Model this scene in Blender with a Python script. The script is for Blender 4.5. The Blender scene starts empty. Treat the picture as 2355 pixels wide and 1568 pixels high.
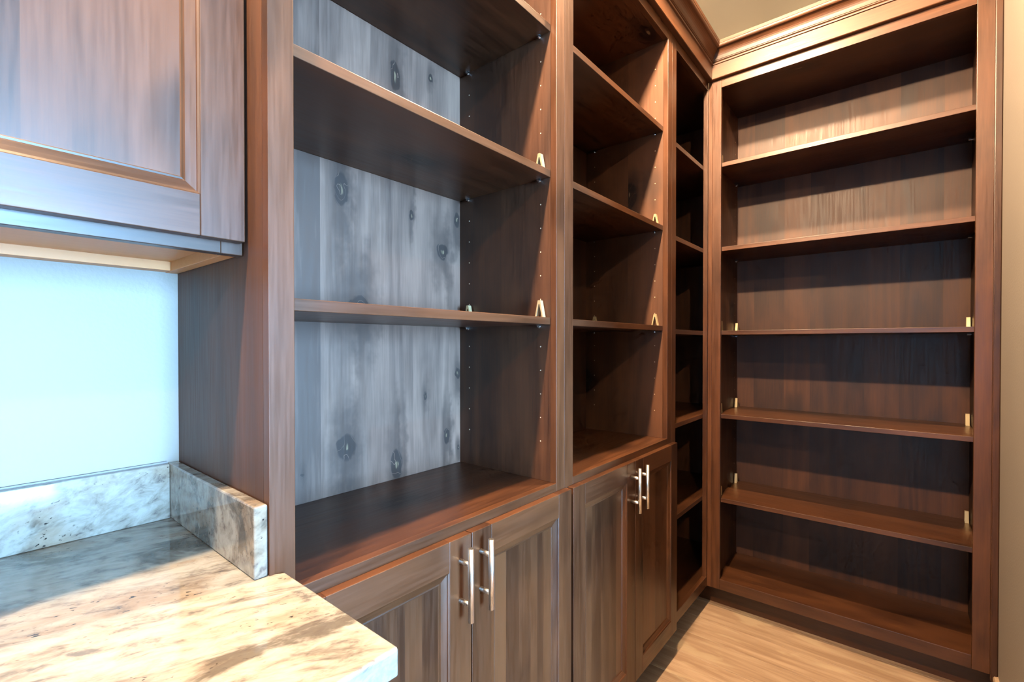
import bpy, bmesh, math, random
from mathutils import Matrix, Vector
random.seed(7)
S = bpy.context.scene
C = S.collection

# ------------------------------------------------------------------ camera, world, exposure
CAM_H = 1.235
YAW, PITCH, FPX = 0.690, -0.0089, 1088.43
cam_data = bpy.data.cameras.new('camera')
cam_data.sensor_fit = 'HORIZONTAL'
cam_data.sensor_width = 36.0
cam_data.lens = FPX / 2355.0 * 36.0
cam_data.shift_y = (799.93 - 784.0) / 2355.0
cam_data.clip_start = 0.02
cam = bpy.data.objects.new('camera', cam_data)
C.objects.link(cam)
fwd = Vector((math.cos(YAW) * math.cos(PITCH), math.sin(YAW) * math.cos(PITCH), math.sin(PITCH)))
rgt = Vector((math.sin(YAW), -math.cos(YAW), 0.0))
upv = rgt.cross(fwd)
cam.matrix_world = Matrix(((rgt.x, upv.x, -fwd.x, 0), (rgt.y, upv.y, -fwd.y, 0), (rgt.z, upv.z, -fwd.z, CAM_H), (0, 0, 0, 1)))
S.camera = cam

world = bpy.data.worlds.new('world')
S.world = world
world.use_nodes = True
world.node_tree.nodes['Background'].inputs[0].default_value = (0.45, 0.62, 1.0, 1)
world.node_tree.nodes['Background'].inputs[1].default_value = 0.5

S.view_settings.view_transform = 'Standard'
S.view_settings.look = 'None'
S.view_settings.gamma = 1.0
S.view_settings.use_curve_mapping = False
S.view_settings.exposure = -0.08
S.cycles.use_adaptive_sampling = True
S.cycles.adaptive_threshold = 0.04
S.cycles.adaptive_min_samples = 12
S.cycles.max_bounces = 3
S.cycles.diffuse_bounces = 1
S.cycles.glossy_bounces = 2
S.cycles.transmission_bounces = 1
S.cycles.volume_bounces = 0
S.cycles.caustics_reflective = False
S.cycles.caustics_refractive = False

WARM = (1.0, 0.69, 0.42)
CEIL = 2.85
LAMP_SPOTS = [(-0.16, 0.505, 570.0), (1.30, 0.51, 400.0), (-1.6, -1.2, 150.0)]  # last entry is an unseen lamp added for general fill
DAY_1 = ((0.30, 0.61, 1.0), 240.0)      # window opposite the shelves
DAY_2 = ((0.24, 0.56, 1.0), 16.0)      # window at the far left end

# ------------------------------------------------------------------ node helpers
def new_mat(name):
    m = bpy.data.materials.new(name)
    m.use_nodes = True
    nt = m.node_tree
    b = nt.nodes['Principled BSDF']
    return m, nt, b

class N:
    """tiny wrapper for building node trees"""
    def __init__(self, nt):
        self.nt = nt
    def node(self, t, **kw):
        n = self.nt.nodes.new(t)
        for k, v in kw.items():
            setattr(n, k, v)
        return n
    def link(self, a, b):
        self.nt.links.new(a, b)
    def put(self, sock, v):
        if isinstance(v, bpy.types.NodeSocket):
            self.link(v, sock)
        else:
            sock.default_value = v
    def m(self, op, a, b=0.0, c=0.0, clamp=False):
        n = self.node('ShaderNodeMath', operation=op, use_clamp=clamp)
        self.put(n.inputs[0], a); self.put(n.inputs[1], b); self.put(n.inputs[2], c)
        return n.outputs[0]
    def vm(self, op, a, b=(0, 0, 0)):
        n = self.node('ShaderNodeVectorMath', operation=op)
        self.put(n.inputs[0], a); self.put(n.inputs[1], b)
        return n.outputs[0]
    def xyz(self, x, y, z):
        n = self.node('ShaderNodeCombineXYZ')
        self.put(n.inputs[0], x); self.put(n.inputs[1], y); self.put(n.inputs[2], z)
        return n.outputs[0]
    def sep(self, v):
        n = self.node('ShaderNodeSeparateXYZ'); self.put(n.inputs[0], v)
        return n.outputs
    def noise(self, v, scale=5.0, detail=3.0, rough=0.5, dist=0.0):
        n = self.node('ShaderNodeTexNoise')
        self.put(n.inputs['Vector'], v)
        n.inputs['Scale'].default_value = scale; n.inputs['Detail'].default_value = detail
        n.inputs['Roughness'].default_value = rough; n.inputs['Distortion'].default_value = dist
        return n.outputs[0]
    def step(self, v, lo, hi, a=0.0, b=1.0):
        n = self.node('ShaderNodeMapRange', interpolation_type='SMOOTHSTEP')
        self.put(n.inputs[0], v)
        n.inputs[1].default_value = lo; n.inputs[2].default_value = hi
        n.inputs[3].default_value = a; n.inputs[4].default_value = b
        return n.outputs[0]
    def mix(self, f, a, b, blend='MIX'):
        n = self.node('ShaderNodeMix', data_type='RGBA', blend_type=blend)
        self.put(n.inputs[0], f)
        for s, v in ((n.inputs[6], a), (n.inputs[7], b)):
            if isinstance(v, bpy.types.NodeSocket): self.link(v, s)
            else: s.default_value = (*v, 1) if len(v) == 3 else v
        return n.outputs[2]
    def bump(self, h, strength=0.1, dist=0.002):
        n = self.node('ShaderNodeBump')
        n.inputs['Strength'].default_value = strength; n.inputs['Distance'].default_value = dist
        self.link(h, n.inputs['Height'])
        return n.outputs[0]

def make_wood(name, axis, light=(0.088, 0.033, 0.0125), dark=(0.024, 0.0085, 0.0034), rough=0.33, knots=None,
              knot_scale=3.4, vary=0.45, coat=0.0):
    """stained knotty alder; grain runs along the given object axis, knots from a cell texture or a list (x, z, rx, rz)"""
    m, nt, b = new_mat(name)
    n = N(nt)
    tc = n.node('ShaderNodeTexCoord').outputs['Object']
    s = n.sep(tc)
    oi = n.node('ShaderNodeObjectInfo').outputs['Random']
    p = {'x': (s[1], s[2], s[0]), 'y': (s[0], s[2], s[1]), 'z': (s[0], s[1], s[2])}[axis]
    v0 = n.xyz(*p)
    v = n.vm('ADD', v0, n.xyz(n.m('MULTIPLY', oi, 37.0), n.m('MULTIPLY', oi, 11.0), n.m('MULTIPLY', oi, 23.0)))
    blot = n.noise(n.vm('MULTIPLY', v, (8, 8, 4.5)), 1.0, 2.5, 0.55, 0.6)
    fine = n.noise(n.vm('MULTIPLY', v, (170, 170, 8)), 1.0, 3.0, 0.62)
    if knots is None:
        vo = n.node('ShaderNodeTexVoronoi', feature='F1')
        vo.inputs['Scale'].default_value = knot_scale
        n.link(n.vm('MULTIPLY', v, (1.15, 1.15, 0.62)), vo.inputs['Vector'])
        d = n.m('MULTIPLY', vo.outputs['Distance'], 8.5)
        d = n.m('ADD', d, n.m('MULTIPLY', n.m('SUBTRACT', blot, 0.5), 1.3))
        smear = n.step(d, 0.8, 2.6, 1.0, 0.0)
    else:
        d = sm = None
        j = n.noise(n.vm('MULTIPLY', v0, (1, 1, 0.7)), 42.0, 2.0)
        j1 = n.m('SUBTRACT', j, 0.5)
        x1 = n.m('ADD', s[0], n.m('MULTIPLY', j1, 0.020)); z1 = n.m('ADD', s[2], n.m('MULTIPLY', j1, -0.026))
        for (cx, cz, rx, rz) in knots:
            dx = n.m('MULTIPLY', n.m('SUBTRACT', x1, cx), 1 / rx)
            dz = n.m('MULTIPLY', n.m('SUBTRACT', z1, cz), 1 / rz)
            dx2 = n.m('MULTIPLY', dx, dx); dz2 = n.m('MULTIPLY', dz, dz)
            di = n.m('ADD', dx2, dz2)
            si = n.m('MULTIPLY_ADD', dz2, 0.16, dx2)
            d = di if d is None else n.m('MINIMUM', d, di)
            sm = si if sm is None else n.m('MINIMUM', sm, si)
        d = n.m('SQRT', d); sm = n.m('SQRT', sm)
        smear = n.step(n.m('ADD', sm, n.m('MULTIPLY', j1, 2.0)), 0.5, 2.6, 1.0, 0.0)
    core = n.step(d, 0.80, 1.02, 1.0, 0.0)
    # long figure lines that swing round the knots
    fig = n.noise(n.vm('MULTIPLY', v, (5.0, 5.0, 0.55)), 1.0, 1.0, 0.4, 0.3)
    fig = n.m('MULTIPLY_ADD', smear, 2.5, n.m('MULTIPLY', fig, 46.0))
    ring = n.m('MULTIPLY_ADD', n.m('SINE', fig), 0.5, 0.5)
    f = n.m('MULTIPLY_ADD', ring, 0.30, n.m('MULTIPLY', fine, 0.80))
    f = n.m('ADD', f, n.m('MULTIPLY', n.m('SUBTRACT', blot, 0.5), 0.85))
    f = n.m('ADD', f, n.m('MULTIPLY', n.m('SUBTRACT', oi, 0.5), vary))
    f = n.m('ADD', f, -0.06, clamp=True)
    col = n.mix(f, dark, light)
    col = n.mix(n.step(fine, 0.66, 0.84, 0.0, 0.30), col, tuple(c * 0.5 for c in dark))
    col = n.mix(n.m('MULTIPLY', smear, 0.75), col, tuple(c * 0.6 for c in dark))
    crack = n.m('ABSOLUTE', n.m('SINE', n.m('MULTIPLY_ADD', blot, 40.0, n.m('MULTIPLY', d, 3.0))))
    kcol = n.mix(n.step(crack, 0.0, 0.10), tuple(c * 0.8 for c in light), tuple(c * 0.32 for c in dark))
    pith = n.m('MULTIPLY', n.step(d, 0.16, 0.34, 1.0, 0.0), n.step(fine, 0.42, 0.58))
    kcol = n.mix(pith, kcol, (0.17, 0.12, 0.068))
    col = n.mix(n.m('MULTIPLY', core, 0.92), col, kcol)
    n.link(col, b.inputs['Base Color'])
    n.link(n.step(fine, 0.2, 0.8, rough - 0.05, rough + 0.09), b.inputs['Roughness'])
    b.inputs['Specular IOR Level'].default_value = 0.45
    return m

WX = make_wood('alder_grain_x', 'x')
WY = make_wood('alder_grain_y', 'y')
WZ = make_wood('alder_grain_z', 'z')
WSIDE = make_wood('alder_veneer_panel', 'z', vary=0.6, rough=0.48)
WTRIM = make_wood('alder_moulding_x', 'x', light=(0.115, 0.045, 0.018), knot_scale=1.2, rough=0.42)
WTRIMY = make_wood('alder_moulding_y', 'y', light=(0.115, 0.045, 0.018), knot_scale=1.2, rough=0.42)
A1_KNOTS = [(.628, 1.612, .021, .046), (.958, 1.511, .024, .026), (.676, 1.325, .036, .034), (.641, .978, .027, .034),
            (.791, .906, .019, .042), (.890, 1.086, .008, .012), (.974, .958, .014, .027), (1.020, 1.145, .012, .017),
            (.787, 1.956, .017, .044), (.913, 2.004, .010, .013), (1.017, 1.616, .013, .024), (.528, .936, .004, .006),
            (.845, 1.590, .006, .018), (1.022, .915, .006, .008)]
WBACK = make_wood('alder_knotty_back', 'z', light=(0.200, 0.120, 0.086), dark=(0.062, 0.036, 0.026), knots=A1_KNOTS, vary=0.75, rough=0.42)
WDOOR = make_wood('alder_door_panel', 'z', vary=0.95)
WDARK = make_wood('alder_toe_kick', 'x', light=(0.095, 0.036, 0.014), dark=(0.035, 0.013, 0.005), knot_scale=1.0)

def make_maple():
    m, nt, b = new_mat('maple_melamine'); n = N(nt)
    tc = n.node('ShaderNodeTexCoord').outputs['Object']
    f = n.noise(n.vm('MULTIPLY', tc, (4, 120, 120)), 1.0, 3.0)
    col = n.mix(f, (0.60, 0.24, 0.075), (0.70, 0.31, 0.11))
    n.link(col, b.inputs['Base Color']); b.inputs['Roughness'].default_value = 0.42
    return m
MAPLE = make_maple()

def make_granite():
    m, nt, b = new_mat('cream_granite'); n = N(nt)
    tc = n.node('ShaderNodeTexCoord').outputs['Object']
    rot = n.node('ShaderNodeMapping'); rot.inputs['Rotation'].default_value = (0.2, 0.25, 0.42)
    n.link(tc, rot.inputs['Vector']); v = rot.outputs[0]
    st = n.vm('MULTIPLY', v, (3.2, 10.0, 8.0))
    big = n.noise(st, 1.5, 5.0, 0.66, 0.5)
    tan = n.noise(n.vm('ADD', st, (7, 3, 1)), 1.0, 3.0, 0.55, 0.6)
    mid = n.noise(n.vm('MULTIPLY', v, (20, 52, 46)), 1.0, 4.0, 0.68, 0.4)
    spk = n.noise(n.vm('MULTIPLY', v, (75, 190, 160)), 1.0, 2.0, 0.6)
    col = n.mix(n.step(mid, 0.36, 0.66), (0.295, 0.285, 0.245), (0.20, 0.180, 0.148))
    col = n.mix(n.m('MULTIPLY', n.step(tan, 0.50, 0.66), 0.5), col, (0.20, 0.122, 0.06))
    col = n.mix(n.m('MULTIPLY', n.step(big, 0.50, 0.64), 0.85), col, (0.062, 0.050, 0.038))
    col = n.mix(n.m('MULTIPLY', n.step(mid, 0.58, 0.72), 0.7), col, (0.060, 0.056, 0.055))
    col = n.mix(n.m('MULTIPLY', n.step(spk, 0.63, 0.70), n.step(tan, 0.50, 0.62)), col, (0.012, 0.011, 0.011))
    n.link(col, b.inputs['Base Color'])
    b.inputs['Roughness'].default_value = 0.06
    b.inputs['Specular IOR Level'].default_value = 0.6
    return m
GRANITE = make_granite()

def make_paint(name, c, bumpy=0.25, scale=160.0):
    m, nt, b = new_mat(name); n = N(nt)
    tc = n.node('ShaderNodeTexCoord').outputs['Object']
    k = n.noise(tc, 3.0, 3.0)
    col = n.mix(k, tuple(x * 0.95 for x in c), tuple(min(1, x * 1.04) for x in c))
    n.link(col, b.inputs['Base Color']); b.inputs['Roughness'].default_value = 0.55
    n.link(n.bump(n.noise(tc, scale, 3.0, 0.5), bumpy, 0.002), b.inputs['Normal'])
    return m
WALL = make_paint('beige_wall_paint', (0.25, 0.222, 0.19))
CEILM = make_paint('ceiling_paint', (0.50, 0.49, 0.41), 0.1)
CAULK = make_paint('white_caulk', (0.20, 0.19, 0.18), 0.05)

def make_floor():
    m, nt, b = new_mat('wood_look_tile'); n = N(nt)
    tc = n.node('ShaderNodeTexCoord').outputs['Object']
    oi = n.node('ShaderNodeObjectInfo').outputs['Random']
    v = n.vm('ADD', tc, n.xyz(n.m('MULTIPLY', oi, 19.0), n.m('MULTIPLY', oi, 31.0), 0.0))
    a = n.noise(n.vm('MULTIPLY', v, (26, 2.2, 1)), 1.0, 4.0, 0.6, 0.8)
    f = n.noise(n.vm('MULTIPLY', v, (110, 7, 1)), 1.0, 3.0, 0.6, 0.4)
    g = n.noise(n.vm('MULTIPLY', v, (13, 3, 1)), 1.0, 2.0, 0.5, 1.2)
    col = n.mix(n.step(a, 0.3, 0.7), (0.235, 0.150, 0.092), (0.36, 0.255, 0.170))
    col = n.mix(n.m('MULTIPLY', n.step(f, 0.52, 0.72), 0.4), col, (0.17, 0.105, 0.065))
    col = n.mix(n.m('MULTIPLY', n.step(g, 0.56, 0.66), 0.5), col, (0.40, 0.31, 0.20))
    hs = n.node('ShaderNodeHueSaturation'); n.link(col, hs.inputs['Color'])
    n.link(n.m('MULTIPLY_ADD', oi, 0.30, 0.85), hs.inputs['Value'])
    n.link(hs.outputs[0], b.inputs['Base Color'])
    b.inputs['Roughness'].default_value = 0.33
    return m
TILE = make_floor()
GROUT = make_paint('grout', (0.44, 0.36, 0.27), 0.2)

def simple(name, c, rough=0.4, metal=0.0, emit=None, strength=0.0):
    m, nt, b = new_mat(name)
    b.inputs['Base Color'].default_value = (*c, 1)
    b.inputs['Roughness'].default_value = rough
    b.inputs['Metallic'].default_value = metal
    if emit:
        b.inputs['Emission Color'].default_value = (*emit, 1)
        b.inputs['Emission Strength'].default_value = strength
    return m

def make_nickel():
    m, nt, b = new_mat('brushed_nickel'); n = N(nt)
    tc = n.node('ShaderNodeTexCoord').outputs['Object']
    k = n.noise(n.vm('MULTIPLY', tc, (900, 900, 12)), 1.0, 2.0)
    n.link(n.mix(k, (0.66, 0.62, 0.56), (0.80, 0.76, 0.70)), b.inputs['Base Color'])
    b.inputs['Metallic'].default_value = 1.0
    n.link(n.step(k, 0.2, 0.8, 0.24, 0.36), b.inputs['Roughness'])
    return m
NICKEL = make_nickel()
BRASS = simple('pale_brass', (0.55, 0.43, 0.24), 0.35, 0.5)
CHROME = simple('bright_zinc', (0.85, 0.86, 0.88), 0.14, 1.0)
HOLE = simple('pin_hole_rim', (0.55, 0.42, 0.30), 0.5)
WHITEM = simple('white_enamel', (0.85, 0.84, 0.80), 0.4)
PANE_1 = simple('daylit_pane', (0.2, 0.25, 0.3), 0.2, 0.0, DAY_1[0], DAY_1[1])
PANE_2 = simple('daylit_pane_far', (0.2, 0.25, 0.3), 0.2, 0.0, DAY_2[0], DAY_2[1])

# ------------------------------------------------------------------ mesh helpers
def link(name, me, mat, parent=None):
    o = bpy.data.objects.new(name, me)
    me.materials.append(mat)
    C.objects.link(o)
    if parent: o.parent = parent
    return o

def bm_box(bm, x0, x1, y0, y1, z0, z1, bevel=0.0):
    vs = [bm.verts.new(c) for c in ((x0, y0, z0), (x1, y0, z0), (x1, y1, z0), (x0, y1, z0), (x0, y0, z1), (x1, y0, z1), (x1, y1, z1), (x0, y1, z1))]
    fs = [bm.faces.new([vs[i] for i in f]) for f in ((0, 3, 2, 1), (4, 5, 6, 7), (0, 1, 5, 4), (1, 2, 6, 5), (2, 3, 7, 6), (3, 0, 4, 7))]
    if bevel > 0:
        es = list({e for f in fs for e in f.edges})
        bmesh.ops.bevel(bm, geom=es, offset=bevel, segments=2, affect='EDGES', profile=0.5)

def fin(bm, name, mat, parent, smooth=False):
    me = bpy.data.meshes.new(name)
    bmesh.ops.recalc_face_normals(bm, faces=bm.faces)
    bm.to_mesh(me); bm.free()
    if smooth:
        for p in me.polygons: p.use_smooth = True
    return link(name, me, mat, parent)

def box(name, x0, x1, y0, y1, z0, z1, mat, parent=None, bevel=0.0008):
    bm = bmesh.new()
    bm_box(bm, min(x0, x1), max(x0, x1), min(y0, y1), max(y0, y1), z0, z1, bevel)
    return fin(bm, name, mat, parent)

def prism(name, prof, frame, length, mat, parent=None, smooth=False):
    """extrude a closed 2D profile: frame(u, v, t) -> xyz, t in length=(t0, t1)"""
    bm = bmesh.new()
    a = [bm.verts.new(frame(u, v, length[0])) for u, v in prof]
    b = [bm.verts.new(frame(u, v, length[1])) for u, v in prof]
    k = len(prof)
    for i in range(k):
        bm.faces.new((a[i], a[(i + 1) % k], b[(i + 1) % k], b[i]))
    bm.faces.new(a); bm.faces.new(b[::-1])
    o = fin(bm, name, mat, parent)
    if smooth:
        for p in o.data.polygons:
            p.use_smooth = len(p.vertices) == 4
    return o

def bm_cyl(bm, p0, p1, r, seg=20):
    p0 = Vector(p0); p1 = Vector(p1); d = p1 - p0
    q = d.to_track_quat('Z', 'Y').to_matrix().to_4x4()
    bmesh.ops.create_cone(bm, cap_ends=True, segments=seg, radius1=r, radius2=r, depth=d.length,
                          matrix=Matrix.Translation((p0 + p1) / 2) @ q)

def thing(name, label, cat, group=None):
    o = bpy.data.objects.new(name, None)
    o.empty_display_size = 0.1
    C.objects.link(o)
    o['label'] = label; o['category'] = cat
    if group: o['group'] = group
    return o

def tag(o, label, cat):
    o['label'] = label; o['category'] = cat
    return o

def struct(o):
    o['kind'] = 'structure'
    return o

# ------------------------------------------------------------------ measured layout (metres; floor z = 0)
AF = 0.700            # front of the long run's face frames (plane y = AF)
AS = AF + 0.019       # shelf fronts
AB = 1.060            # face of the back panels
WALLY = 1.102         # wall behind the long run
DF = AF - 0.020       # door fronts
BF = 2.282            # front of the end bookcase's face frame (plane x = BF)
BS = BF + 0.019
BB = 2.657
WALLX = 2.690
CY = -0.256           # tan wall at the right
TOE = 0.103
TOPZ = 2.404          # top of the openings
FRZ = 2.446           # frieze bottom
CRN0, CRN1 = 2.503, 2.583
DECK = 0.868
T = 0.019
RX0, RY0 = -3.6, -5.4  # rest of the room

# ------------------------------------------------------------------ room shell
fl = struct(box('floor', RX0, WALLX + 0.1, RY0, WALLY + 0.1, -0.06, -0.0022, GROUT, None, 0))
pitch, gap = 0.1475, 0.0030
xs0 = 2.182
i = 0
for k in range(-5, 44):
    x1 = xs0 - k * pitch; x0 = x1 - pitch + gap
    x1 = min(x1, WALLX); x0 = max(x0, RX0)
    if x1 - x0 < 0.02: continue
    y = random.uniform(0.78, 0.90)
    ys = [WALLY]
    while y > RY0 + 0.1:
        ys.append(y); y -= 1.2
    ys.append(RY0)
    for a, b in zip(ys[:-1], ys[1:]):
        # full-length planks where the photograph looks, the rest of the room the same
        o = box('plank', x0, x1, b + gap, a, -0.0085, 0.0, TILE, fl, 0.0010)

struct(box('ceiling', RX0, WALLX + 0.1, RY0, WALLY + 0.1, CEIL, CEIL + 0.1, CEILM, None, 0))
struct(box('wall_back', RX0, WALLX + 0.1, WALLY, WALLY + 0.1, 0, CEIL, WALL, None, 0))
struct(box('wall_end', WALLX, WALLX + 0.1, RY0, WALLY, 0, CEIL, WALL, None, 0))
struct(box('wall_right', 1.10, WALLX, CY - 0.12, CY, 0, CEIL, WALL, None, 0.004))
# wall with the window opposite the shelves, and the far wall with another window
def wall_with_window(name, wname, axis, pos, span, win, pane_mat, thick=0.12, sgn=-1):
    (a0, a1), (w0, w1, z0, z1) = span, win
    bm = bmesh.new()
    t0, t1 = (pos - thick, pos) if sgn < 0 else (pos, pos + thick)
    def bx(u0, u1, zz0, zz1):
        if axis == 'x': bm_box(bm, t0, t1, u0, u1, zz0, zz1)
        else: bm_box(bm, u0, u1, t0, t1, zz0, zz1)
    bx(a0, w0, 0, CEIL); bx(w1, a1, 0, CEIL); bx(w0, w1, 0, z0); bx(w0, w1, z1, CEIL)
    struct(fin(bm, name, WALL, None))
    w = bpy.data.objects.new(wname, None); C.objects.link(w); struct(w)
    tm = (t0 + t1) / 2
    def part(nm, u0, u1, zz0, zz1, dt, mat):
        if axis == 'x': return box(nm, tm - dt, tm + dt, u0, u1, zz0, zz1, mat, w, 0)
        return box(nm, u0, u1, tm - dt, tm + dt, zz0, zz1, mat, w, 0)
    fw = 0.045
    part('window_frame', w0, w0 + fw, z0, z1, 0.03, WHITEM); part('window_frame', w1 - fw, w1, z0, z1, 0.03, WHITEM)
    part('window_frame', w0 + fw, w1 - fw, z0, z0 + fw, 0.03, WHITEM); part('window_frame', w0 + fw, w1 - fw, z1 - fw, z1, 0.03, WHITEM)
    part('pane', w0 + fw, w1 - fw, z0 + fw, z1 - fw, 0.004, pane_mat)
wall_with_window('wall_front', 'window_1', 'y', RY0, (RX0, WALLX), (-0.70, 0.90, 0.05, 2.40), PANE_1)
wall_with_window('wall_left', 'window_2', 'x', RX0, (RY0, WALLY), (-0.75, 0.25, 0.75, 1.75), PANE_2)
# tile skirting on the tan wall
prism('baseboard_right', [(0, 0), (0.013, 0), (0.013, 0.098), (0.010, 0.104), (0, 0.106)],
      lambda u, v, t: (t, CY + u, v), (1.10, BF - 0.002), TILE)
struct(bpy.data.objects['baseboard_right'])

# ------------------------------------------------------------------ ceiling lamps hung below the ceiling, the last an added fill
LAMP_LABELS = ['small round frosted ceiling lamp over the granite desk', 'small round frosted ceiling lamp in front of the corner shelves',
               'small round frosted fill lamp added out of view in the open room behind']
for (x, y, w), lab in zip(LAMP_SPOTS, LAMP_LABELS):
    t = thing('ceiling_lamp', lab, 'lamp')
    t.location = (x, y, CEIL)
    bm = bmesh.new()
    prof = [(0.0, 0.0), (0.062, 0.0), (0.062, -0.010), (0.050, -0.018), (0.030, -0.022), (0.0, -0.022)]
    seg = 32
    rings = [[bm.verts.new((r * math.cos(2 * math.pi * k / seg), r * math.sin(2 * math.pi * k / seg), z)) for r, z in prof[1:-1]] for k in range(seg)]
    for k in range(seg):
        a, b = rings[k], rings[(k + 1) % seg]
        for q in range(len(a) - 1):
            bm.faces.new((a[q], b[q], b[q + 1], a[q + 1]))
    bm.faces.new([q[0] for q in rings]); bm.faces.new([q[-1] for q in rings][::-1])
    fin(bm, 'canopy', WHITEM, t, True)
    bm = bmesh.new()
    bmesh.ops.create_uvsphere(bm, u_segments=24, v_segments=12, radius=0.036, matrix=Matrix.Translation((0, 0, -0.058)))  # globe form chosen so light also spills onto the ceiling
    fin(bm, 'globe', simple('lamp_globe', (0.9, 0.88, 0.8), 0.5, 0.0, WARM, w / (4 * math.pi * math.pi * 0.036 ** 2)), t, True)

# ------------------------------------------------------------------ cabinet pieces
def staves_x(parent, edges, y0, y1, z0, z1, mat):
    for a, b in zip(edges[:-1], edges[1:]):
        box('stave', a, b, y0, y1, z0, z1, mat, parent, 0)

def staves_y(parent, edges, x0, x1, z0, z1, mat):
    for a, b in zip(edges[:-1], edges[1:]):
        box('stave', x0, x1, a, b, z0, z1, mat, parent, 0)

def handle(parent, x, yf, zc, L=0.145, post=0.0395):
    bm = bmesh.new()
    yb = yf - 0.030
    bm_cyl(bm, (x, yb, zc - L / 2), (x, yb, zc + L / 2), 0.006, 24)
    for s in (-1, 1):
        bm_cyl(bm, (x, yb, zc + s * post), (x, yf + 0.001, zc + s * post), 0.005, 16)
    o = fin(bm, 'handle', NICKEL, parent, False)
    for p in o.data.polygons: p.use_smooth = len(p.vertices) == 4
    o['label'] = 'brushed nickel bar handle'
    return o

MOULD = [(0.0, -0.0006), (0.003, -0.0020), (0.0035, -0.0040), (0.010, -0.0062), (0.016, -0.0080), (0.0175, -0.0095), (0.020, -0.0088), (0.022, -0.0105)]

def door(root, x0, x1, z0, z1, yf, hx=None, hz=None, fw=0.060, thick=0.0195, n_staves=5, seed=1):
    """five-piece door facing -y, front at yf"""
    rnd = random.Random(seed)
    d = box('door', x0 + fw - 0.01, x1 - fw + 0.01, yf + 0.0135, yf + thick, z0 + fw - 0.01, z1 - fw + 0.01, WZ, root, 0)
    box('stile', x0, x0 + fw, yf, yf + thick, z0, z1, WZ, d, 0.0012)
    box('stile', x1 - fw, x1, yf, yf + thick, z0, z1, WZ, d, 0.0012)
    box('rail', x0 + fw, x1 - fw, yf, yf + thick, z0, z0 + fw, WX, d, 0.0010)
    box('rail', x0 + fw, x1 - fw, yf, yf + thick, z1 - fw, z1, WX, d, 0.0010)
    ix0, ix1, iz0, iz1 = x0 + fw, x1 - fw, z0 + fw, z1 - fw
    # mitred inner moulding, four pieces
    def strip(P):
        bm = bmesh.new()
        k = len(MOULD)
        ra = [bm.verts.new(P(o, h, 0)) for o, h in MOULD]; rb = [bm.verts.new(P(o, h, 1)) for o, h in MOULD]
        ba = [bm.verts.new(P(o, -0.0134, 0)) for o, h in (MOULD[0], MOULD[-1])]; bb = [bm.verts.new(P(o, -0.0134, 1)) for o, h in (MOULD[0], MOULD[-1])]
        for i in range(k - 1): bm.faces.new((ra[i], ra[i + 1], rb[i + 1], rb[i]))
        bm.faces.new((ba[0], ra[0], rb[0], bb[0])); bm.faces.new((ra[-1], ba[1], bb[1], rb[-1]))
        bm.faces.new((ba[1], ba[0], bb[0], bb[1]))
        bm.faces.new([ba[0]] + [ba[1]] + ra[::-1]); bm.faces.new([bb[0]] + rb + [bb[1]])
        return bm
    fin(strip(lambda o, h, e: (ix0 + o, yf - h, (iz1 - o) if e else (iz0 + o))), 'moulding', WZ, d)
    fin(strip(lambda o, h, e: (ix1 - o, yf - h, (iz1 - o) if e else (iz0 + o))), 'moulding', WZ, d)
    fin(strip(lambda o, h, e: ((ix1 - o) if e else (ix0 + o), yf - h, iz0 + o)), 'moulding', WX, d)
    fin(strip(lambda o, h, e: ((ix1 - o) if e else (ix0 + o), yf - h, iz1 - o)), 'moulding', WX, d)
    # flat panel glued up from staves
    a, b = ix0 + 0.020, ix1 - 0.020
    ws = [rnd.uniform(0.6, 1.5) for _ in range(n_staves)]
    t = sum(ws); e = [a]
    for w in ws: e.append(e[-1] + (b - a) * w / t)
    staves_x(d, e, yf + 0.0100, yf + 0.0134, iz0 + 0.018, iz1 - 0.018, WDOOR)
    if hx is not None:
        handle(d, hx, yf, hz)
    return d

def clip(parent, frame, h=0.046, w=0.027, t=0.0038, wd=0.012):
    """bent strip, an inverted V: frame(u along, z up, s across)"""
    hw = w / 2; cap = 0.0042
    prof = [(-hw, 0), (-cap, h - 0.001), (-cap * 0.6, h), (cap * 0.6, h), (cap, h - 0.001), (hw, 0), (hw - t * 1.05, 0),
            (0.0012, h - 0.0105), (-0.0012, h - 0.0105), (-hw + t * 1.05, 0)]
    o = prism('shelf_clip', prof, frame, (0, wd), BRASS, parent)
    o['label'] = 'pale brass A-shaped clip'
    return o

def pin(parent, x, y, z, dx, dy):
    """small metal shelf rest under a shelf: peg into the side plus a flat tongue"""
    bm = bmesh.new()
    bm_cyl(bm, (x, y, z - 0.0045), (x + dx * 0.013, y + dy * 0.013, z - 0.0045), 0.0028, 10)
    bm_cyl(bm, (x + dx * 0.004, y + dy * 0.004, z - 0.0045), (x + dx * 0.006, y + dy * 0.006, z - 0.0045), 0.0046, 12)
    cx, cy = x + dx * 0.009, y + dy * 0.009
    bm_box(bm, cx - 0.005, cx + 0.005, cy - 0.005, cy + 0.005, z - 0.0016, z - 0.0002)
    return fin(bm, 'shelf_pin', CHROME, parent)

def hole_strip(parent, pts, axis, sgn):
    bm = bmesh.new()
    for (x, y, z) in pts:
        if axis == 'x': a, b = (x, y, z), (x + sgn * 0.0004, y, z)
        else: a, b = (x, y, z), (x, y + sgn * 0.0004, z)
        bm_cyl(bm, a, b, 0.0018, 8)
    o = fin(bm, 'pin_holes', HOLE, parent)
    o['kind'] = 'stuff'
    return o

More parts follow.
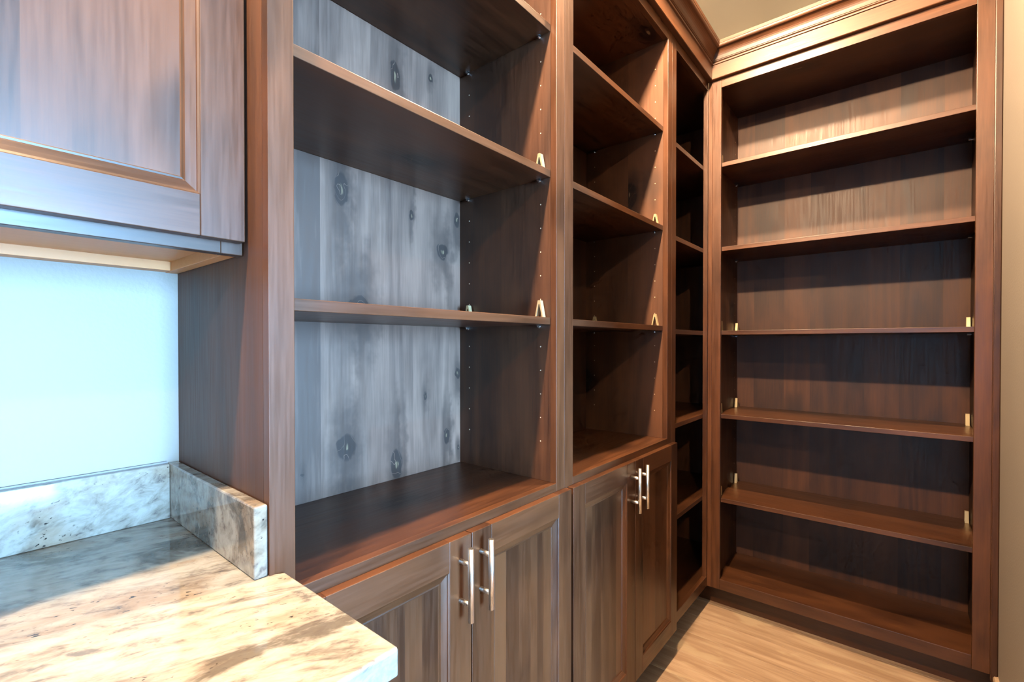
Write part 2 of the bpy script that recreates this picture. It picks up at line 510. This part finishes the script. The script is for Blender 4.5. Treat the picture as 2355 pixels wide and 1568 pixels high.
def shelf_a(root, xl, xr, zt, clips=False):
    s = box('shelf', xl + 0.001, xr - 0.001, AS, AB - 0.002, zt - T, zt, WX, root, 0.0010)
    for y in (0.751, 1.018):
        pin(s, xl, y, zt - T, 1, 0); pin(s, xr, y, zt - T, -1, 0)
        if clips:
            clip(s, lambda u, z, t: (xr - 0.004 - t, y - 0.006 + u, zt + z))
            clip(s, lambda u, z, t: (xl + 0.004 + t, y - 0.006 + u, zt + z))
    return s

SH_A = [0.8403 + CAM_H - 0.0005, 0.4580 + CAM_H, 0.0695 + CAM_H]
SH_A3 = [0.8248 + CAM_H, 0.4424 + CAM_H, 0.0588 + CAM_H, -0.3285 + CAM_H, -0.7119 + CAM_H]
SH_B = [0.8326 + CAM_H, 0.4456 + CAM_H, 0.0600 + CAM_H, -0.3252 + CAM_H, -0.7140 + CAM_H]

def hole_zs(z0, z1, shelves):
    out = []; z = z0
    while z < z1:
        if all(not (s - T - 0.010 < z < s + 0.006) for s in shelves): out.append(z)
        z += 0.0635
    return out

# ------------------------------------------------------------------ bookcase beside the desk
def tall_bookcase(name, label, X0, XI0, XI1, X1, back_edges, side_edges, back_mat, door_x, seed, holes=True, left_outer=False):
    r = thing(name, label, 'bookcase')
    # carcase
    box('side_panel', X0, X0 + 0.018, AS, WALLY - 0.001, TOE, FRZ, WSIDE, r, 0)
    sp = box('side_panel', XI1 + 0.004, X1, AS, WALLY - 0.001, TOE, FRZ, WSIDE, r, 0)
    staves_y(sp, side_edges, XI1, XI1 + 0.0039, DECK, TOPZ + 0.01, WSIDE)
    bp = box('back_panel', X0 + 0.018, XI1 + 0.004, AB + 0.004, WALLY - 0.002, TOE, FRZ, WSIDE, r, 0)
    staves_x(bp, back_edges, AB, AB + 0.0039, DECK, TOPZ + 0.01, back_mat)
    box('top_panel', X0 + 0.018, XI1, AS, AB, TOPZ + 0.002, TOPZ + 0.021, WX, r, 0)
    box('deck', X0 + 0.018, XI1, AS, AB, DECK - T, DECK - 0.0004, WX, r, 0)
    box('bottom_panel', X0 + 0.018, XI1, AS, AB, TOE + 0.010, TOE + 0.029, WX, r, 0)
    # face frame
    box('stile', X0, XI0, AF, AS, TOE, FRZ, WZ, r, 0.0010)
    box('stile', XI1, X1, AF, AS, TOE, FRZ, WZ, r, 0.0010)
    box('rail', XI0, XI1, AF, AS, TOPZ, FRZ, WX, r, 0.0010)
    box('rail', XI0, XI1, AF, AS, DECK - 0.045, DECK, WX, r, 0.0010)
    box('rail', XI0, XI1, AF, AS, TOE, TOE + 0.038, WX, r, 0.0010)
    box('toe_kick', X0, X1, AF + 0.075, AF + 0.090, 0.0, TOE, WDARK, r, 0)
    for k, z in enumerate(SH_A):
        shelf_a(r, X0 + 0.018, XI1, z, clips=k > 0)
    if holes:
        pts = []
        for y in (0.751, 1.019):
            pts += [(XI1, y, z) for z in hole_zs(DECK + 0.105, TOPZ - 0.08, SH_A)]
        hole_strip(sp, pts, 'x', -1)
    (a, b), (c, d) = door_x
    door(r, a, b, 0.108, 0.847, DF, b - 0.031, 0.761, seed=seed)
    door(r, c, d, 0.108, 0.847, DF, c + 0.026, 0.761, seed=seed + 1, n_staves=6)
    return r

tall_bookcase('bookcase', 'tall knotty wood bookcase standing against the granite desk, two doors below',
              0.3007, 0.3385, 1.0307, 1.0689, [0.318, 0.430, 0.574, 0.712, 0.848, 0.983, 1.0346], [AS, 0.890, AB], WBACK,
              ((0.316, 0.6925), (0.6950, 1.0740)), 11)
tall_bookcase('bookcase', 'second bookcase from the granite desk, dark shelves over two brown doors',
              1.0689, 1.1122, 1.7903, 1.8330, [1.087, 1.24, 1.40, 1.53, 1.67, 1.7942], [AS, 0.865, AB], WSIDE,
              ((1.0845, 1.4660), (1.4685, 1.8440)), 21)

# ------------------------------------------------------------------ narrow open corner bookcase
r = thing('bookcase', 'narrow open bookcase in the corner with a black interior and no doors', 'bookcase')
X0, XI0, XI1, X1, XB = 1.8330, 1.8761, 2.2690, 2.2815, 2.660
box('side_panel', X0, X0 + 0.018, AS, WALLY - 0.001, TOE, FRZ, WSIDE, r, 0)
box('side_panel', XB, XB + 0.018, AS, WALLY - 0.001, TOE, FRZ, WSIDE, r, 0)
bp = box('back_panel', X0 + 0.018, XB, AB + 0.004, WALLY - 0.002, TOE, FRZ, WSIDE, r, 0)
staves_x(bp, [X0 + 0.018, 1.98, 2.13, 2.27, 2.41, 2.54, XB], AB, AB + 0.0039, TOE + 0.04, TOPZ + 0.01, WSIDE)
box('top_panel', X0 + 0.018, XB, AS, AB, TOPZ + 0.002, TOPZ + 0.021, WX, r, 0)
box('deck', X0 + 0.018, XB, AS, AB, 0.125, 0.1445, WX, r, 0)
box('stile', X0, XI0, AF, AS, TOE, FRZ, WZ, r, 0.0010)
box('stile', XI1, X1, AF, AS, TOE, FRZ, WZ, r, 0.0008)
box('rail', XI0, XI1, AF, AS, TOPZ, FRZ, WX, r, 0.0010)
box('rail', XI0, XI1, AF, AS, TOE, 0.148, WX, r, 0.0015)
box('toe_kick', X0, BF + 0.075, AF + 0.075, AF + 0.090, 0.0, TOE, WDARK, r, 0)
for z in SH_A3:
    shelf_a(r, X0 + 0.018, XB, z)

# ------------------------------------------------------------------ wide bookcase on the end wall
r = thing('bookcase', 'wide open bookcase on the end wall beside the tan wall, five shelves', 'bookcase')
BI0, BI1, BO = 0.6446, -0.1918, -0.2367
PL, PR = 0.668, -0.211
sl = box('side_panel', BS, WALLX - 0.001, PL, PL + 0.018, TOE, FRZ, WSIDE, r, 0)
sr = box('side_panel', BS, WALLX - 0.001, PR - 0.018, PR, TOE, FRZ, WSIDE, r, 0)
bp = box('back_panel', BB + 0.004, WALLX - 0.002, PR, PL, TOE, FRZ, WSIDE, r, 0)
staves_y(bp, [PR, -0.129, 0.011, 0.132, 0.342, 0.452, 0.587, PL], BB, BB + 0.0039, 0.13, TOPZ + 0.01, WSIDE)
box('top_panel', BS, BB, PR, PL, TOPZ + 0.002, TOPZ + 0.021, WY, r, 0)
box('deck', BS, BB, PR, PL, 0.122, 0.1415, WY, r, 0)
box('filler', BF, BS, 0.6830, AF, TOE, FRZ, WZ, r, 0.0008)
box('stile', BF, BS, BI0, 0.6825, TOE, FRZ, WZ, r, 0.0012)
box('stile', BF, BS, BO, BI1, TOE, FRZ, WZ, r, 0.0012)
box('rail', BF, BS, BI1, BI0, TOPZ, FRZ, WY, r, 0.0010)
box('rail', BF, BS, BI1, BI0, TOE, 0.151, WY, r, 0.0018)
box('toe_kick', BF + 0.075, BF + 0.090, CY, AF + 0.075, 0.0, TOE, make_wood('alder_toe_kick_end', 'y', light=(0.095, 0.036, 0.014), dark=(0.035, 0.013, 0.005), knot_scale=1.0), r, 0)
prism('scribe_moulding', [(-0.006, 0), (-0.0005, 0), (0.0, 0.002), (0.019, 0.002), (0.019, -0.0183), (-0.002, -0.0183), (-0.006, -0.014)],
      lambda u, v, t: (BF + u, BO + v - 0.0022, t), (TOE - 0.02, FRZ), WZ, r)
for k, z in enumerate(SH_B):
    s = box('shelf', BS, BB - 0.002, PR + 0.001, PL - 0.001, z - T, z, WY, r, 0.0010)
    for x in (BS + 0.034, BB - 0.045):
        pin(s, x, PL, z - T, 0, -1); pin(s, x, PR, z - T, 0, 1)
        if k >= 2 or (k == 0 and x < 2.4):
            clip(s, lambda u, zz, t: (x + u, PL - 0.004 - t, z + zz))
        if k >= 2:
            clip(s, lambda u, zz, t: (x + u, PR + 0.004 + t, z + zz))
pts = []
for x in (BS + 0.034, BB - 0.045):
    pts += [(x, PL, z) for z in hole_zs(0.30, TOPZ - 0.08, SH_B)]
hole_strip(sl, pts, 'y', -1)

# ------------------------------------------------------------------ crown mouldings
def crown_prof():
    p = [(-0.015, FRZ), (0.0190, FRZ), (0.0210, FRZ + 0.002), (0.0210, CRN0)]
    p += [(0.0150, CRN0), (0.0200, CRN0 + 0.002), (0.0210, CRN0 + 0.007), (0.0190, CRN0 + 0.011), (0.0225, CRN0 + 0.0125), (0.0225, CRN0 + 0.016)]
    for k in range(0, 9):                                  # cove
        a = math.pi / 2 * k / 8
        p.append((0.0245 + 0.026 * (1 - math.cos(a)), CRN0 + 0.017 + 0.036 * math.sin(a)))
    for k in range(1, 6):                                  # small ovolo under the top fillet
        a = math.pi / 2 * k / 5
        p.append((0.0505 + 0.0085 * math.sin(a), CRN0 + 0.053 + 0.012 * (1 - math.cos(a))))
    p += [(0.0600, CRN0 + 0.0665), (0.0600, CRN1), (-0.015, CRN1)]
    return p[:4] + [(u + 0.0060 if u > 0 else u, v) for u, v in p[4:]]
CP = crown_prof()
split = 4
fr = [(0.0002, FRZ - 0.004), (0.0190, FRZ - 0.004), (0.0210, FRZ - 0.002), (0.0210, CRN0), (0.0002, CRN0)]
cr = [(0.0002, CRN0)] + CP[4:-1] + [(0.0002, CRN1)]
t = thing('crown_moulding', 'stepped wooden crown running above the three bookcases of the long wall', 'moulding')
fa = lambda u, v, q: (BF - u if q else 0.300, AF - u, v)
prism('frieze_board', fr, fa, (0, 1), WTRIM, t)
prism('crown', cr, fa, (0, 1), WTRIM, t)
t = thing('crown_moulding', 'stepped wooden crown above the wide bookcase on the end wall', 'moulding')
fb = lambda u, v, q: (BF - u, AF - u if q else CY + 0.0005, v)
prism('frieze_board', fr, fb, (0, 1), WTRIMY, t)
prism('crown', cr, fb, (0, 1), WTRIMY, t)

# ------------------------------------------------------------------ granite desk top
KT, KB = CAM_H - 0.3344, CAM_H - 0.3344 - 0.031
t = thing('countertop', 'polished cream and grey granite desk top with low splashbacks', 'countertop')
KX0, KX1, KF = -0.75, 0.3216, 0.427
bm = bmesh.new()
out = [(KX0, KF), (KX1, KF), (KX1, AF - 0.0015), (0.2995, AF - 0.0015), (0.2995, WALLY - 0.001), (KX0, WALLY - 0.001)]
lo = [bm.verts.new((x, y, KB)) for x, y in out]; hi = [bm.verts.new((x, y, KT)) for x, y in out]
k = len(out)
for i in range(k): bm.faces.new((lo[i], lo[(i + 1) % k], hi[(i + 1) % k], hi[i]))
bm.faces.new(hi); bm.faces.new(lo[::-1])
bm.edges.ensure_lookup_table()
es = [e for e in bm.edges if all(v.co.z > KT - 0.001 for v in e.verts) or (abs(e.verts[0].co.x - KX1) < 1e-6 and abs(e.verts[1].co.x - KX1) < 1e-6 and abs(e.verts[0].co.z - e.verts[1].co.z) > 0.01)]
bmesh.ops.bevel(bm, geom=es, offset=0.004, segments=4, affect='EDGES', profile=0.5)
fin(bm, 'slab', GRANITE, t)
SST = CAM_H - 0.2305
box('back_splash', KX0, 0.2805, 1.0812, WALLY - 0.001, KT + 0.0003, SST, GRANITE, t, 0.0015)
box('side_splash', 0.2808, 0.2997, AF + 0.0025, WALLY - 0.001, KT + 0.0003, SST, GRANITE, t, 0.0025)
box('caulk_line', KX0, 0.2800, WALLY - 0.006, WALLY - 0.0008, SST - 0.001, SST + 0.003, CAULK, t, 0)

# base cabinet that carries the desk top
r = thing('base_cabinet', 'wooden base cabinet under the granite desk top', 'cabinet')
box('body', -0.72, 0.298, 0.475, WALLY - 0.002, TOE, KB - 0.0005, WSIDE, r, 0)
box('toe_kick', -0.72, 0.298, 0.55, 0.565, 0, TOE, WDARK, r, 0)
door(r, -0.70, -0.213, 0.118, KB - 0.02, 0.455, -0.245, 0.76, seed=31)
door(r, -0.210, 0.282, 0.118, KB - 0.02, 0.455, -0.178, 0.76, seed=33)

# ------------------------------------------------------------------ wall cabinet above the desk
r = thing('wall_cabinet', 'wooden wall cabinet with panelled door hanging above the granite desk', 'cabinet')
UF, UD = 0.786, 0.766
UX0, UX1 = -0.52, 0.2995
ZB = CAM_H + 0.1351           # underside of the face frame
ZP = CAM_H + 0.1546           # recessed bottom panel
UTOP = 2.45
box('side_panel', UX1 - 0.019, UX1, UF + 0.019, WALLY - 0.001, ZB + 0.002, UTOP, MAPLE, r, 0.0006)
box('side_panel', UX0, UX0 + 0.019, UF + 0.019, WALLY - 0.001, ZB + 0.002, UTOP, WSIDE, r, 0.0006)
box('bottom_panel', UX0 + 0.0192, UX1 - 0.0192, UF + 0.019, 1.068, ZP, ZP + 0.016, MAPLE, r, 0)
box('hanging_rail', UX0 + 0.0192, UX1 - 0.0192, 1.0685, WALLY - 0.001, ZB + 0.003, ZP + 0.05, MAPLE, r, 0.0005)
box('back_panel', UX0 + 0.0192, UX1 - 0.0192, 1.085, WALLY - 0.002, ZP + 0.05, UTOP, MAPLE, r, 0)
box('top_panel', UX0 + 0.0192, UX1 - 0.0192, UF + 0.019, 1.085, UTOP - 0.018, UTOP, MAPLE, r, 0)
box('rail', UX0 + 0.038, UX1 - 0.030, UF, UF + 0.019, ZB, ZB + 0.038, WX, r, 0.0010)
box('rail', UX0 + 0.038, UX1 - 0.030, UF, UF + 0.019, UTOP - 0.045, UTOP, WX, r, 0.0010)
box('stile', UX1 - 0.030, UX1, UF, UF + 0.019, ZB, UTOP, WZ, r, 0.0010)
box('stile', UX0, UX0 + 0.038, UF, UF + 0.019, ZB, UTOP, WZ, r, 0.0010)
door(r, -0.1120, 0.2958, CAM_H + 0.1528, UTOP - 0.02, UD, None, None, fw=0.059, seed=41, n_staves=3)
door(r, -0.5150, -0.1150, CAM_H + 0.1528, UTOP - 0.02, UD, None, None, fw=0.059, seed=43, n_staves=3)
